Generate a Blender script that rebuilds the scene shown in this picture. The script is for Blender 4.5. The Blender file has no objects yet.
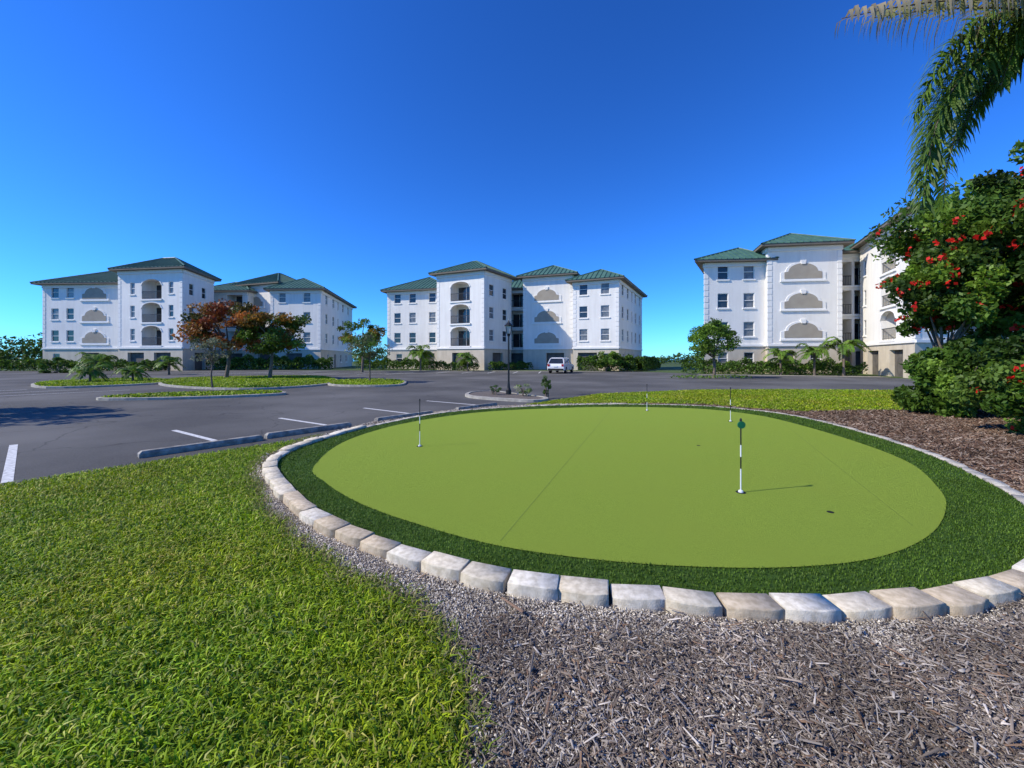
import bpy, math, numpy as np
from mathutils import Vector
rng=np.random.default_rng(7)
scene=bpy.context.scene
scene.view_settings.view_transform='Standard'
scene.view_settings.look='None'
scene.view_settings.exposure=0
# ------------------------------------------------------------------ materials
def mat(name,c1,c2=None,scale=5.0,rough=0.8,bump=0.0,bscale=None,detail=6,attr=False,spec=0.3,transl=0.0,metal=0.0,c3=None,scale3=0.5,mott=0,cracks=0,stain=0):
    m=bpy.data.materials.new(name); m.use_nodes=True
    nt=m.node_tree; N=nt.nodes; L=nt.links
    p=N['Principled BSDF']; p.inputs['Roughness'].default_value=rough
    p.inputs['Specular IOR Level'].default_value=spec; p.inputs['Metallic'].default_value=metal
    tc=N.new('ShaderNodeTexCoord')
    col=None
    if c2 is None: c2=tuple(x*0.8 for x in c1)
    no=N.new('ShaderNodeTexNoise'); no.inputs['Scale'].default_value=scale; no.inputs['Detail'].default_value=detail
    L.new(tc.outputs['Object'],no.inputs['Vector'])
    r=N.new('ShaderNodeValToRGB'); r.color_ramp.elements[0].position=.35; r.color_ramp.elements[1].position=.65
    r.color_ramp.elements[0].color=(*c2,1); r.color_ramp.elements[1].color=(*c1,1)
    L.new(no.outputs['Fac'],r.inputs['Fac']); col=r.outputs['Color']
    if c3 is not None:
        n3=N.new('ShaderNodeTexNoise'); n3.inputs['Scale'].default_value=scale3; n3.inputs['Detail'].default_value=5
        L.new(tc.outputs['Object'],n3.inputs['Vector'])
        r3=N.new('ShaderNodeValToRGB'); r3.color_ramp.elements[0].position=.42; r3.color_ramp.elements[1].position=.68
        mx=N.new('ShaderNodeMixRGB'); mx.inputs[2].default_value=(*c3,1)
        L.new(n3.outputs['Fac'],r3.inputs['Fac']); L.new(r3.outputs['Color'],mx.inputs[0]); L.new(col,mx.inputs[1]); col=mx.outputs[0]
    if stain:
        mp=N.new('ShaderNodeMapping'); mp.inputs['Scale'].default_value=(1.2,1.2,.12); L.new(tc.outputs['Object'],mp.inputs['Vector'])
        n4=N.new('ShaderNodeTexNoise'); n4.inputs['Scale'].default_value=2.2; n4.inputs['Detail'].default_value=6; L.new(mp.outputs[0],n4.inputs['Vector'])
        r4=N.new('ShaderNodeValToRGB'); r4.color_ramp.elements[0].position=.35; r4.color_ramp.elements[1].position=.6
        r4.color_ramp.elements[0].color=(1-stain,1-stain,1-stain*1.1,1); r4.color_ramp.elements[1].color=(1,1,1,1)
        m4=N.new('ShaderNodeMixRGB'); m4.blend_type='MULTIPLY'; m4.inputs[0].default_value=1
        L.new(n4.outputs['Fac'],r4.inputs['Fac']); L.new(col,m4.inputs[1]); L.new(r4.outputs[0],m4.inputs[2]); col=m4.outputs[0]
    if cracks:
        nd=N.new('ShaderNodeTexNoise'); nd.inputs['Scale'].default_value=.9; nd.inputs['Detail'].default_value=5; L.new(tc.outputs['Object'],nd.inputs['Vector'])
        md=N.new('ShaderNodeMixRGB'); md.blend_type='ADD'; md.inputs[0].default_value=1.2; L.new(tc.outputs['Object'],md.inputs[1]); L.new(nd.outputs['Color'],md.inputs[2])
        vo=N.new('ShaderNodeTexVoronoi'); vo.feature='DISTANCE_TO_EDGE'; vo.inputs['Scale'].default_value=.32; L.new(md.outputs[0],vo.inputs['Vector'])
        rc=N.new('ShaderNodeValToRGB'); rc.color_ramp.elements[0].position=0; rc.color_ramp.elements[1].position=.006
        rc.color_ramp.elements[0].color=(.45,.45,.45,1); rc.color_ramp.elements[1].color=(1,1,1,1)
        mc=N.new('ShaderNodeMixRGB'); mc.blend_type='MULTIPLY'; mc.inputs[0].default_value=cracks
        L.new(vo.outputs['Distance'],rc.inputs['Fac']); L.new(col,mc.inputs[1]); L.new(rc.outputs[0],mc.inputs[2]); col=mc.outputs[0]
    if attr:
        a=N.new('ShaderNodeAttribute'); a.attribute_name='Col'
        if mott:
            mm=N.new('ShaderNodeMixRGB'); mm.blend_type='MULTIPLY'; mm.inputs[0].default_value=1
            L.new(a.outputs['Color'],mm.inputs[1]); L.new(col,mm.inputs[2]); col=mm.outputs[0]
        else: col=a.outputs['Color']
    L.new(col,p.inputs['Base Color'])
    if bump>0:
        nb=N.new('ShaderNodeTexNoise'); nb.inputs['Scale'].default_value=bscale or scale*4; nb.inputs['Detail'].default_value=8
        L.new(tc.outputs['Object'],nb.inputs['Vector'])
        b=N.new('ShaderNodeBump'); b.inputs['Strength'].default_value=bump; b.inputs['Distance'].default_value=0.02
        L.new(nb.outputs['Fac'],b.inputs['Height']); L.new(b.outputs['Normal'],p.inputs['Normal'])
    if transl>0:
        t=N.new('ShaderNodeBsdfTranslucent'); L.new(col,t.inputs['Color'])
        ms=N.new('ShaderNodeMixShader'); ms.inputs[0].default_value=transl
        L.new(p.outputs[0],ms.inputs[1]); L.new(t.outputs[0],ms.inputs[2]); L.new(ms.outputs[0],N['Material Output'].inputs['Surface'])
    return m
M=dict(
 ground=mat('ground_m',(.07,.11,.02),(.05,.08,.02),.3,.95),
 lawn=mat('lawn_m',(.16,.24,.008),(.075,.12,.005),14,.95,.6,60,c3=(.18,.22,.02),scale3=.7),
 blade=mat('blade_m',(1,1,1),attr=True,rough=.55,transl=.3,spec=.25),
 turf=mat('turf_m',(.325,.43,.055),(.215,.305,.034),170,.95,.7,420,c3=(.275,.365,.045),scale3=.9,spec=.1),
 seam=mat('seam_m',(.21,.30,.04),(.18,.26,.035),100,.95),
 fringe=mat('fringe_m',(.06,.13,.012),(.035,.08,.008),60,.95,.6,300),
 bed=mat('bed_m',(.25,.215,.175),(.075,.06,.048),30,.95,1.0,60,c3=(.15,.125,.105),scale3=1.3),
 chip=mat('chip_m',(1,1,1),attr=True,rough=.9,spec=.1),
 stone=mat('stone_m',(1.08,1.08,1.08),(.76,.74,.70),22,attr=True,rough=.95,bump=.35,bscale=120,spec=.05,mott=1),
 asphalt=mat('asphalt_m',(.12,.116,.108),(.066,.064,.060),70,.9,.4,200,c3=(.16,.155,.143),scale3=.22,cracks=.8,spec=.15),
 paint=mat('paint_m',(.78,.77,.72),(.45,.445,.42),20,.7),
 concrete=mat('concrete_m',(.46,.43,.36),(.29,.27,.23),6,.9,.3,60),
 stopm=mat('wheelstop_m',(.36,.335,.29),(.16,.15,.132),8,.9,.4,60),
 white=mat('stucco_white_m',(.88,.845,.765),(.84,.80,.725),.6,.9,.15,20,stain=.07),
 tan=mat('stucco_tan_m',(.65,.57,.44),(.59,.51,.39),1.2,.9,.15,20,stain=.1),
 taupe=mat('taupe_m',(.40,.35,.27),(.36,.31,.24),1.5,.9),
 trim=mat('trim_m',(.88,.85,.78),(.84,.81,.74),1.5,.8),
 roof=mat('roof_metal_m',(.085,.18,.13),(.055,.13,.095),1.0,.55,spec=.4),
 fascia=mat('fascia_m',(.20,.17,.13),(.16,.14,.11),1.5,.8),
 glass=mat('glass_m',(.035,.045,.055),(.02,.025,.03),.3,.05,spec=.6),
 blind=mat('blind_m',(.22,.23,.235),(.12,.125,.13),3,.25,spec=.6),
 rail=mat('rail_m',(.05,.05,.05),(.04,.04,.04),3,.5),
 dark=mat('door_dark_m',(.15,.135,.115),(.10,.09,.08),2,.8),
 leaf=mat('leaf_m',(1,1,1),attr=True,rough=.5,transl=.35,spec=.3),
 bark=mat('bark_m',(.20,.16,.12),(.11,.085,.065),12,.95,.6,40),
 metalblk=mat('metal_black_m',(.02,.02,.02),(.015,.015,.015),5,.4),
 lampglass=mat('lamp_glass_m',(.5,.5,.47),(.4,.4,.38),5,.2),
 carp=mat('car_paint_m',(.75,.75,.76),(.72,.72,.73),2,.25,spec=.6),
 rubber=mat('rubber_m',(.02,.02,.02),(.015,.015,.015),20,.9),
 chrome=mat('rim_m',(.5,.5,.5),(.4,.4,.4),5,.3,metal=.8),
 redl=mat('tail_light_m',(.4,.01,.01),(.3,.01,.01),5,.2),
 flag=mat('flag_green_m',(.01,.16,.06),(.008,.12,.045),5,.5),
 polew=mat('pole_white_m',(.75,.75,.73),(.65,.65,.63),5,.4),
 hole=mat('cup_dark_m',(.01,.01,.01),(.008,.008,.008),5,.9),
 water=mat('water_m',(.03,.10,.16),(.02,.08,.13),.05,.15),
)
# ------------------------------------------------------------------ helpers
def link(o,parent=None):
    bpy.context.collection.objects.link(o)
    if parent: o.parent=parent
    return o
def empty(name,loc=(0,0,0)):
    e=bpy.data.objects.new(name,None); e.location=loc; e.empty_display_size=.3
    return link(e)
def pymesh(name,V,F,m,parent=None,smooth=False):
    me=bpy.data.meshes.new(name); me.from_pydata([tuple(map(float,v)) for v in V],[],F); me.update()
    if smooth:
        for p in me.polygons: p.use_smooth=True
    me.materials.append(m)
    return link(bpy.data.objects.new(name,me),parent)
def mesh_np(name,V,F,m,col=None,parent=None):
    V=np.asarray(V,dtype=np.float32); F=np.asarray(F,dtype=np.int32); n,k=F.shape
    me=bpy.data.meshes.new(name)
    me.vertices.add(len(V)); me.vertices.foreach_set('co',V.ravel())
    me.loops.add(n*k); me.loops.foreach_set('vertex_index',F.ravel())
    me.polygons.add(n); me.polygons.foreach_set('loop_start',np.arange(0,n*k,k,dtype=np.int32))
    me.update(calc_edges=True)
    if col is not None:
        a=me.attributes.new('Col','FLOAT_COLOR','FACE')
        c=np.ones((n,4),dtype=np.float32); c[:,:3]=col; a.data.foreach_set('color',c.ravel())
    me.materials.append(m)
    return link(bpy.data.objects.new(name,me),parent)
def inpoly(P,poly):
    x,y=P[:,0],P[:,1]; r=np.zeros(len(P),bool); n=len(poly)
    for i in range(n):
        x0,y0=poly[i]; x1,y1=poly[(i+1)%n]
        if y0==y1: continue
        c=((y0>y)!=(y1>y))&(x<(x1-x0)*(y-y0)/(y1-y0)+x0); r^=c
    return r
def catmull(P,sub=8):
    P=[np.array(p,float) for p in P]; n=len(P); out=[]
    for i in range(n):
        a,b,c,d=P[i-1],P[i],P[(i+1)%n],P[(i+2)%n]
        for j in range(sub):
            t=j/sub
            out.append(.5*((2*b)+(-a+c)*t+(2*a-5*b+4*c-d)*t*t+(-a+3*b-3*c+d)*t**3))
    return np.array(out)
def polydist(P,poly):
    d=np.full(len(P),1e9); n=len(poly)
    for i in range(n):
        a=poly[i]; b=poly[(i+1)%n]; ab=b-a; L2=(ab@ab)+1e-9
        t=np.clip(((P-a)@ab)/L2,0,1); q=a+t[:,None]*ab
        d=np.minimum(d,np.hypot(*(P-q).T))
    return d
def sheet(name,poly,z,m):
    return pymesh(name,[(p[0],p[1],z) for p in poly],[list(range(len(poly)))],m)
def boxpts(cx,cy,yaw,x0,x1,y0,y1,z0,z1):
    c,s=math.cos(yaw),math.sin(yaw)
    return [(cx+x*c-y*s,cy+x*s+y*c,z) for z in (z0,z1) for x,y in ((x0,y0),(x1,y0),(x1,y1),(x0,y1))]
BF=[[3,2,1,0],[4,5,6,7],[0,1,5,4],[1,2,6,5],[2,3,7,6],[3,0,4,7]]
class Builder:
    def __init__(s): s.parts={}
    def add(s,key,V,F):
        v,f=s.parts.setdefault(key,([],[])); o=len(v); v.extend(V); f.extend([[i+o for i in q] for q in F])
    def box(s,key,pts): s.add(key,pts,BF)
    def build(s,parent,mats):
        for k,(v,f) in s.parts.items(): pymesh(k,v,f,mats[k],parent)
def tube(V,F,pts,rad,seg=7):
    o=len(V); pts=[Vector(p) for p in pts]
    for i,p in enumerate(pts):
        t=(pts[min(i+1,len(pts)-1)]-pts[max(i-1,0)]).normalized()
        a=t.orthogonal().normalized() if abs(t.z)<.9 else Vector((1,0,0)); a=(a-t*a.dot(t)).normalized(); b=t.cross(a)
        for j in range(seg):
            an=2*math.pi*j/seg; V.append(tuple(p+(a*math.cos(an)+b*math.sin(an))*rad[i]))
    for i in range(len(pts)-1):
        for j in range(seg):
            j2=(j+1)%seg; F.append([o+i*seg+j,o+i*seg+j2,o+(i+1)*seg+j2,o+(i+1)*seg+j])
    F.append([o+(len(pts)-1)*seg+j for j in range(seg)])
# ------------------------------------------------------------------ camera / light / sky
cam=bpy.data.cameras.new('camera'); co=link(bpy.data.objects.new('camera',cam))
co.location=(0,0,1.6); co.rotation_euler=(math.radians(90),0,0)
cam.sensor_width=36; cam.lens=390/1024*36; cam.shift_y=-26/1024; cam.clip_end=6000; cam.clip_start=.05
scene.camera=co
EL=39.0; AZ=math.atan2(-.97,-.24)
sd=Vector((math.sin(AZ)*math.cos(math.radians(EL)),math.cos(AZ)*math.cos(math.radians(EL)),math.sin(math.radians(EL))))
sl=bpy.data.lights.new('sun','SUN'); sl.energy=5.0; sl.angle=math.radians(.5); sl.color=(1,.93,.80)
so=link(bpy.data.objects.new('sun',sl)); so.rotation_euler=sd.to_track_quat('Z','Y').to_euler()
w=bpy.data.worlds.new('World'); scene.world=w; w.use_nodes=True
N=w.node_tree.nodes; L=w.node_tree.links
sk=N.new('ShaderNodeTexSky'); sk.sky_type='NISHITA'; sk.sun_disc=False
sk.sun_elevation=math.radians(EL); sk.sun_rotation=AZ%(2*math.pi); sk.ozone_density=3.0; sk.air_density=1.0; sk.dust_density=0
gm=N.new('ShaderNodeGamma'); gm.inputs['Gamma'].default_value=1.25
tn=N.new('ShaderNodeMixRGB'); tn.blend_type='MULTIPLY'; tn.inputs[0].default_value=1; tn.inputs[2].default_value=(.22,.66,1.32,1)
L.new(sk.outputs[0],gm.inputs['Color']); L.new(gm.outputs[0],tn.inputs[1]); L.new(tn.outputs[0],N['Background'].inputs['Color']); N['Background'].inputs['Strength'].default_value=.115
# ------------------------------------------------------------------ ground sheets
sheet('ground',[(-2500,-400),(2500,-400),(2500,4000),(-2500,4000)],-.012,M['ground'])
sheet('water',[(-2500,170),(2500,170),(2500,3990),(-2500,3990)],-.004,M['water'])
lawn=[(-19,-10.5),(-6.4,4.88),(1.83,14.86),(3.9,17.3),(9.4,19.5),(14.4,19.7),(18.8,19.2),(26,17.5),(60,17),(60,-10.5)]
sheet('lawn',lawn,0,M['lawn'])
lot=[(-19.1,-10.5),(-6.4,4.88),(1.83,14.86),(3.9,17.3),(9.4,19.5),(14.4,19.7),(18.8,19.2),(26,17.5),(60,17),(60,26),(30.5,27),(31,35),(20,38.2),(14,47),(-36,52),(-80,47),(-110,40),(-110,-10.5)]
sheet('parking_lot_road',lot,-.004,M['asphalt'])
bed=[(-.25,-6),(-.2,1.52),(-.2,1.72),(-.25,1.94),(-.38,2.21),(-.66,2.53),(-1.19,2.88),(-1.81,3.34),(-2.63,4.1),(-3.58,5.33),(-4.0,6.2),(-4.05,7.6),(-3.55,9.4),(-2.4,11.4),(-.6,12.8),(1.5,13.4),(3.7,13.7),(6.5,13.3),(7.6,12.1),(8.6,11.5),(10.5,11.8),(12.5,11.8),(14,12.8),(20,13.5),(30,14),(30,-6)]
bb=[]
for i in range(len(bed)):
    a=np.array(bed[i]);b=np.array(bed[(i+1)%len(bed)]); L_=np.hypot(*(b-a)); k=max(1,int(L_/.14)) if L_<3.5 else 1
    for j in range(k): bb.append(tuple(a+(b-a)*j/k+(rng.normal(0,.022,2) if k>1 else 0)))
bed=bb
sheet('mulch_bed',bed,.005,M['bed'])
S_=.969
inner=catmull([(-2.93,5.78),(-2.41,5.03),(-1.68,4.30),(-.88,3.74),(-.10,3.32),(.70,3.09),(1.44,2.99),(2.20,2.99),(2.96,3.14),(3.78,3.53),(4.57,4.11),(5.19,4.73),(6.06,5.94),(6.55,7.34),(6.88,9.31),(6.85,10.95),(5.9,12.3),(3.6,12.75),(1.54,12.5),(-.95,11.5),(-2.6,9.6),(-3.2,7.61)])*S_
outer=catmull([(-3.4,5.67),(-2.65,4.73),(-1.9,3.97),(-1.2,3.47),(-.52,3.09),(.04,2.88),(.62,2.75),(1.27,2.64),(1.92,2.60),(2.65,2.65),(3.34,2.79),(3.95,3.03),(4.9,3.62),(5.7,4.39),(6.24,5.2),(6.9,6.43),(7.4,7.9),(7.75,9.6),(7.75,11.1),(7.15,12.3),(6.2,13.1),(3.76,13.5),(1.63,13.2),(-.38,12.5),(-2.0,11.4),(-3.15,9.45),(-3.7,7.6),(-3.75,6.5)])*S_
ZT=.05
sheet('fringe_turf',outer,ZT-.008,M['fringe'])
sheet('putting_green',inner,ZT,M['turf'])
V=[];F=[]
def strip(V,F,a,b,wd,z):
    a=np.array(a,float);b=np.array(b,float);t=(b-a)/np.hypot(*(b-a));n=np.array([-t[1],t[0]])*wd/2;o=len(V)
    for q in (a-n,b-n,b+n,a+n): V.append((q[0],q[1],z))
    F.append([o,o+1,o+2,o+3])
strip(V,F,(-.1,3.3),(3.05,11.9),.008,ZT+.002); strip(V,F,(3.7,3.6),(6.6,9.6),.006,ZT+.002)
pymesh('turf_seams',V,F,M['seam'])
# ------------------------------------------------------------------ stone edging
def resample(P,step):
    P=np.vstack([P,P[:1]]); d=np.r_[0,np.cumsum(np.hypot(*np.diff(P,axis=0).T))]
    n=int(round(d[-1]/step)); t=np.linspace(0,d[-1],n,endpoint=False)
    return np.c_[np.interp(t,d,P[:,0]),np.interp(t,d,P[:,1])],d[-1]/n
pts,st=resample(outer,.335)
V=[];F=[];C=[]
nP=len(pts)
for i in range(nP):
    a=pts[i]; b=pts[(i+1)%nP]; t=(b-a); Ls=np.hypot(*t); t/=Ls; n=np.array([t[1],-t[0]])
    mid=(a+b)/2; flat=(mid[1]>8.6) or (mid[0]>4.9)
    dw=rng.uniform(.155,.19); h=.088+rng.uniform(-.008,.008); hw=Ls/2-rng.uniform(.003,.008)
    if flat: dw=.13; h=.055+rng.uniform(-.004,.004)
    yaw=rng.normal(0,.035); ct,stt=math.cos(yaw),math.sin(yaw)
    t2=t*ct+n*stt; n2=n*ct-t*stt; off=rng.uniform(-.006,.014)
    mid=mid+n*off
    ew=hw*1.03
    pp=[(-hw,0),(hw,0),(ew,dw*.93),(ew*.35,dw*rng.uniform(.97,1.06)),(-ew*.35,dw*rng.uniform(.97,1.06)),(-ew,dw*.93)]
    base=len(V); tilt=rng.normal(0,.004); tx=rng.normal(0,.018)
    K=len(pp)
    for (zz,ins) in ((-.02,0),(h-.006,0),(h,.006)):
        for (x,y) in pp:
            xx=x*(1-ins/hw); yy=dw/2+(y-dw/2)*(1-ins*2/dw)
            if zz==-.02 and y>.01: yy+=.008
            q=mid+t2*xx+n2*yy+rng.normal(0,.0025,2); V.append((q[0],q[1],zz+(tilt+tx*xx if zz>0 else 0)+rng.normal(0,.0012)))
    c=np.array([.70,.62,.47]) if rng.random()<.65 else np.array([.58,.48,.34])
    if rng.random()<.3: c=np.array([.74,.68,.56])
    if flat: c=np.array([.54,.50,.42])
    c=c*rng.uniform(.86,1.06)
    for r in (0,1):
        for k in range(K):
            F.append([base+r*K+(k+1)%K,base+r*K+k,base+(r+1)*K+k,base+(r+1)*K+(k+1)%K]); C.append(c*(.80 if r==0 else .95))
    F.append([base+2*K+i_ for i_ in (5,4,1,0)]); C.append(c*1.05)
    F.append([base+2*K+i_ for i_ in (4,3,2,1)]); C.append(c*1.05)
mesh_np('stone_edging',V,F,M['stone'],np.array(C))
souter=[]
nn=len(outer)
for i in range(nn):
    t=outer[(i+1)%nn]-outer[i-1]; t/=np.hypot(*t); souter.append(outer[i]+np.array([t[1],-t[0]])*(.17 if outer[i][1]<8.6 else .12))
souter=np.array(souter)
# ------------------------------------------------------------------ blades
def scatter(box,dens,test):
    x0,x1,y0,y1=box
    n=int((x1-x0)*(y1-y0)*dens)
    P=np.c_[rng.uniform(x0,x1,n),rng.uniform(y0,y1,n)]
    return P[test(P)]
def blades(P,h,wd,lean,cols,z0=0.0,jit=.3):
    n=len(P); az=rng.uniform(0,2*np.pi,n); hh=h*rng.uniform(.5,1.2,n); ww=wd*rng.uniform(.6,1.3,n)
    pa=az+np.pi/2+rng.normal(0,.5,n); ln=hh*rng.uniform(.1,1,n)*lean
    b=np.c_[P,np.full(n,z0)]
    dx=np.c_[np.cos(pa),np.sin(pa),np.zeros(n)]*ww[:,None]/2
    d=np.c_[np.cos(az)*ln,np.sin(az)*ln,np.zeros(n)]
    m=b+d*.35; m[:,2]+=hh*.75
    tip=b+d; tip[:,2]+=hh*(1-.25*lean*rng.uniform(0,1,n))
    V=np.stack([b-dx*.7,b+dx*.7,m+dx,m-dx,tip],1).reshape(-1,3)
    i0=np.arange(n)[:,None]*5
    F=np.concatenate([i0+np.array([[0,1,2]]),i0+np.array([[0,2,3]]),i0+np.array([[3,2,4]])],0)
    cols=np.array(cols); k=rng.integers(0,len(cols),n); C=cols[k]*rng.uniform(1-jit,1+jit,(n,1))
    return V,F,C
def rep(vfc,g,r=None):
    v,f,c=vfc; c=c*g[:,None]
    if r is not None: c[:,0]*=r
    return v,f,np.tile(c,(3,1))
def merge(parts):
    o=0;Vs=[];Fs=[];Cs=[]
    for v,f,c in parts: Vs.append(v);Fs.append(f+o);Cs.append(c);o+=len(v)
    return np.vstack(Vs),np.vstack(Fs),np.vstack(Cs)
GC=[(.28,.39,.008),(.22,.34,.006),(.34,.44,.015),(.13,.22,.006),(.29,.42,.01),(.46,.46,.10),(.17,.28,.01)]
bedA=bed
def lawn_ok(P): return inpoly(P,lawn)&~inpoly(P,bedA)&~inpoly(P,souter)&(np.abs(P[:,0])<1.42*P[:,1]+.6)
_g=rng.uniform(0,1,(256,256))
def vnoise(P,s):
    q=P*s+1000.3; i=np.floor(q).astype(int); f=q-i; f=f*f*(3-2*f); x,y=i[:,0]%256,i[:,1]%256; x1,y1=(x+1)%256,(y+1)%256
    return (_g[x,y]*(1-f[:,0])+_g[x1,y]*f[:,0])*(1-f[:,1])+(_g[x,y1]*(1-f[:,0])+_g[x1,y1]*f[:,0])*f[:,1]
gp=[]
for bx,dn,h,wd in (((-6,.6,.9,3.6),5200,.048,.0085),((-7,.6,3.6,7),3200,.048,.010),((-6,3,7,16),1300,.05,.017),((0,17,11,20.5),700,.06,.026),((17,32,12,20),250,.07,.04)):
    P=scatter(bx,dn,lawn_ok)
    g=.66+.20*vnoise(P,1.1)+.28*vnoise(P,4.5)+.24*vnoise(P,14); gp.append(rep(blades(P,h,wd,1.7,GC),g,.92+.28*vnoise(P+9,.9)))
bedarr=np.array(bed)
P=scatter((-4.6,.2,1.0,8),3600,lambda P:(polydist(P,bedarr)<.06+.05*vnoise(P,6))&~inpoly(P,souter)&(P[:,0]<.1))
gp.append(rep(blades(P,.055,.007,2.0,[(.28,.29,.06),(.18,.26,.02),(.36,.32,.13),(.14,.22,.01)]),np.ones(len(P))))
v,f,c=merge(gp); mesh_np('lawn_grass',v,f,M['blade'],c)
def fr_ok(P): return inpoly(P,outer)&~inpoly(P,inner)&(np.abs(P[:,0])<1.42*P[:,1]+.6)
FC=[(.09,.165,.012),(.06,.125,.008),(.12,.21,.02)]
gp=[]
for bx,dn,h,wd in (((-4,6.4,2.4,5),7500,.02,.005),((-4,8,5,9),3000,.022,.008),((-4,8.2,9,14),1300,.024,.014)):
    P=scatter(bx,dn,fr_ok); gp.append(rep(blades(P,h,wd,1.0,FC,ZT-.008),.8+.4*vnoise(P,3)))
v,f,c=merge(gp); mesh_np('fringe_grass',v,f,M['blade'],c)
# ------------------------------------------------------------------ mulch chips & gravel
def bed_ok(P): return inpoly(P,bedA)&~inpoly(P,souter)&(np.abs(P[:,0])<1.42*P[:,1]+.5)
def chips(P,l,wd,cols,z=.008,tilt=.28):
    n=len(P); az=rng.uniform(0,2*np.pi,n); el=rng.normal(0,tilt,n)
    ll=l*rng.lognormal(0,.5,n); ww=wd*rng.uniform(.4,1.6,n)
    a=np.c_[np.cos(az)*np.cos(el),np.sin(az)*np.cos(el),np.sin(el)]
    s=np.c_[-np.sin(az),np.cos(az),rng.normal(0,.35,n)]; s/=np.linalg.norm(s,axis=1)[:,None]
    c=np.c_[P,z+np.abs(np.sin(el))*ll*.5+rng.uniform(0,.018,n)]
    up=np.cross(a,s); up*=np.sign(up[:,2:3]+1e-9)
    A=a*ll[:,None]/2; S=s*ww[:,None]/2; T=up*(ww*.3)[:,None]
    j=rng.uniform(.2,1,(n,1))
    V=np.stack([c-A-S*j,c+A-S*.6,c+A+S*.4,c-A+S,c-A*.9+T-S*.5*j,c+A*.9+T-S*.3,c+A*.9+T+S*.3,c-A*.9+T+S*.5],1).reshape(-1,3)
    q=np.array([[4,5,6,7],[0,1,5,4],[1,2,6,5],[2,3,7,6],[3,0,4,7]])
    F=(np.arange(n)[:,None,None]*8+q[None]).reshape(-1,4)
    cols=np.array(cols); C=cols[rng.integers(0,len(cols),n)]*rng.uniform(.65,1.25,(n,1))*(.7+.55*vnoise(P,2.2))[:,None]; C=np.repeat(C,5,0)
    return V,F,C
grey=[(.34,.295,.245),(.22,.18,.145),(.48,.425,.36),(.12,.092,.073),(.29,.235,.185),(.17,.135,.11)]
brown=[(.15,.09,.06),(.10,.06,.04),(.24,.16,.105),(.07,.045,.03),(.32,.25,.19)]
white=[(.66,.60,.49),(.52,.46,.375),(.76,.70,.59),(.38,.33,.27)]
def stonedist(P): return polydist(P,souter)
def zone(P):
    sdv=stonedist(P); bd=polydist(P,bedarr)
    g=np.clip(1.15-sdv/.27,0,1)+np.where(P[:,0]<.5,np.clip(1.1-bd/.40,0,1),0)+np.where(P[:,0]<-.6,.7,0)
    g+=.9*(vnoise(P,2.7)-.5)
    return np.clip(g,0,1)
def trench(P): return ~((polydist(P,bedarr)<.045)&(P[:,0]<.1))
P=scatter((-4.4,6,.9,5),15000,bed_ok); P=P[trench(P)]; z=zone(P); isg=rng.random(len(P))<z**.8
parts=[chips(P[~isg],.021,.0055,grey)]
G=P[isg]; G=G[rng.random(len(G))<.8]
parts.append(chips(G,.009,.0085,white+white+grey[:3],.004,.5))
P=scatter((-1,4.5,.9,3.2),1500,bed_ok); P=P[rng.random(len(P))<1-zone(P)*.9]; parts.append(chips(P,.036,.009,grey+[(.22,.14,.09)],.016))
P=scatter((4.5,24,3.6,14.2),1500,lambda P: bed_ok(P)&(P[:,1]>3.6)); parts.append(chips(P,.05,.02,brown))
P=scatter((-4.5,4,5,14.2),2500,bed_ok); parts.append(chips(P,.02,.02,white+grey))
P=scatter((-.2,4,1.1,2.5),10,bed_ok); parts.append(chips(P,.05,.016,[(.42,.38,.32),(.3,.25,.2),(.2,.13,.09)],.02))
v,f,c=merge(parts); mesh_np('mulch_and_gravel',v,f,M['chip'],c)
# ------------------------------------------------------------------ parking paint, stops, islands
V=[];F=[]
for a,b in (((-9.2,7.2),(-6.5,5.02)),((-7.5,8.65),(-5.35,7.3)),((-6.2,10.4),(-3.85,8.95)),((-4.75,12.5),(-2.75,11.1)),((-3.2,14.6),(-1.2,13.3))): strip(V,F,a,b,.10,0.0)
for k in range(9):
    x=-34+k*2.7; strip(V,F,(x,38),(x+1.5,43),.12,0.0)
for k in range(6):
    x=-8+k*2.7; strip(V,F,(x,41),(x+.6,46),.12,0.0)
for k in range(5): strip(V,F,(-30+k*2.7,20-k*.1),(-33+k*2.7,15.5),.1,0.0)
pymesh('parking_lines',V,F,M['paint'])
ua=math.atan2(.772,.636)
for cx,cy in ((-5.45,6.95),(-4.35,8.45),(-2.85,10.45),(-1.12,12.5),(-7.6,4.45)):
    V=boxpts(cx,cy,ua,-.88,.88,-.08,.08,-.004,.06)+boxpts(cx,cy,ua,-.84,.84,-.05,.05,.10,.10)[:4]
    F=[[0,1,5,4],[1,2,6,5],[2,3,7,6],[3,0,4,7],[4,5,9,8],[5,6,10,9],[6,7,11,10],[7,4,8,11],[8,9,10,11]]
    pymesh('wheel_stop',V,F,M['stopm'])
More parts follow.
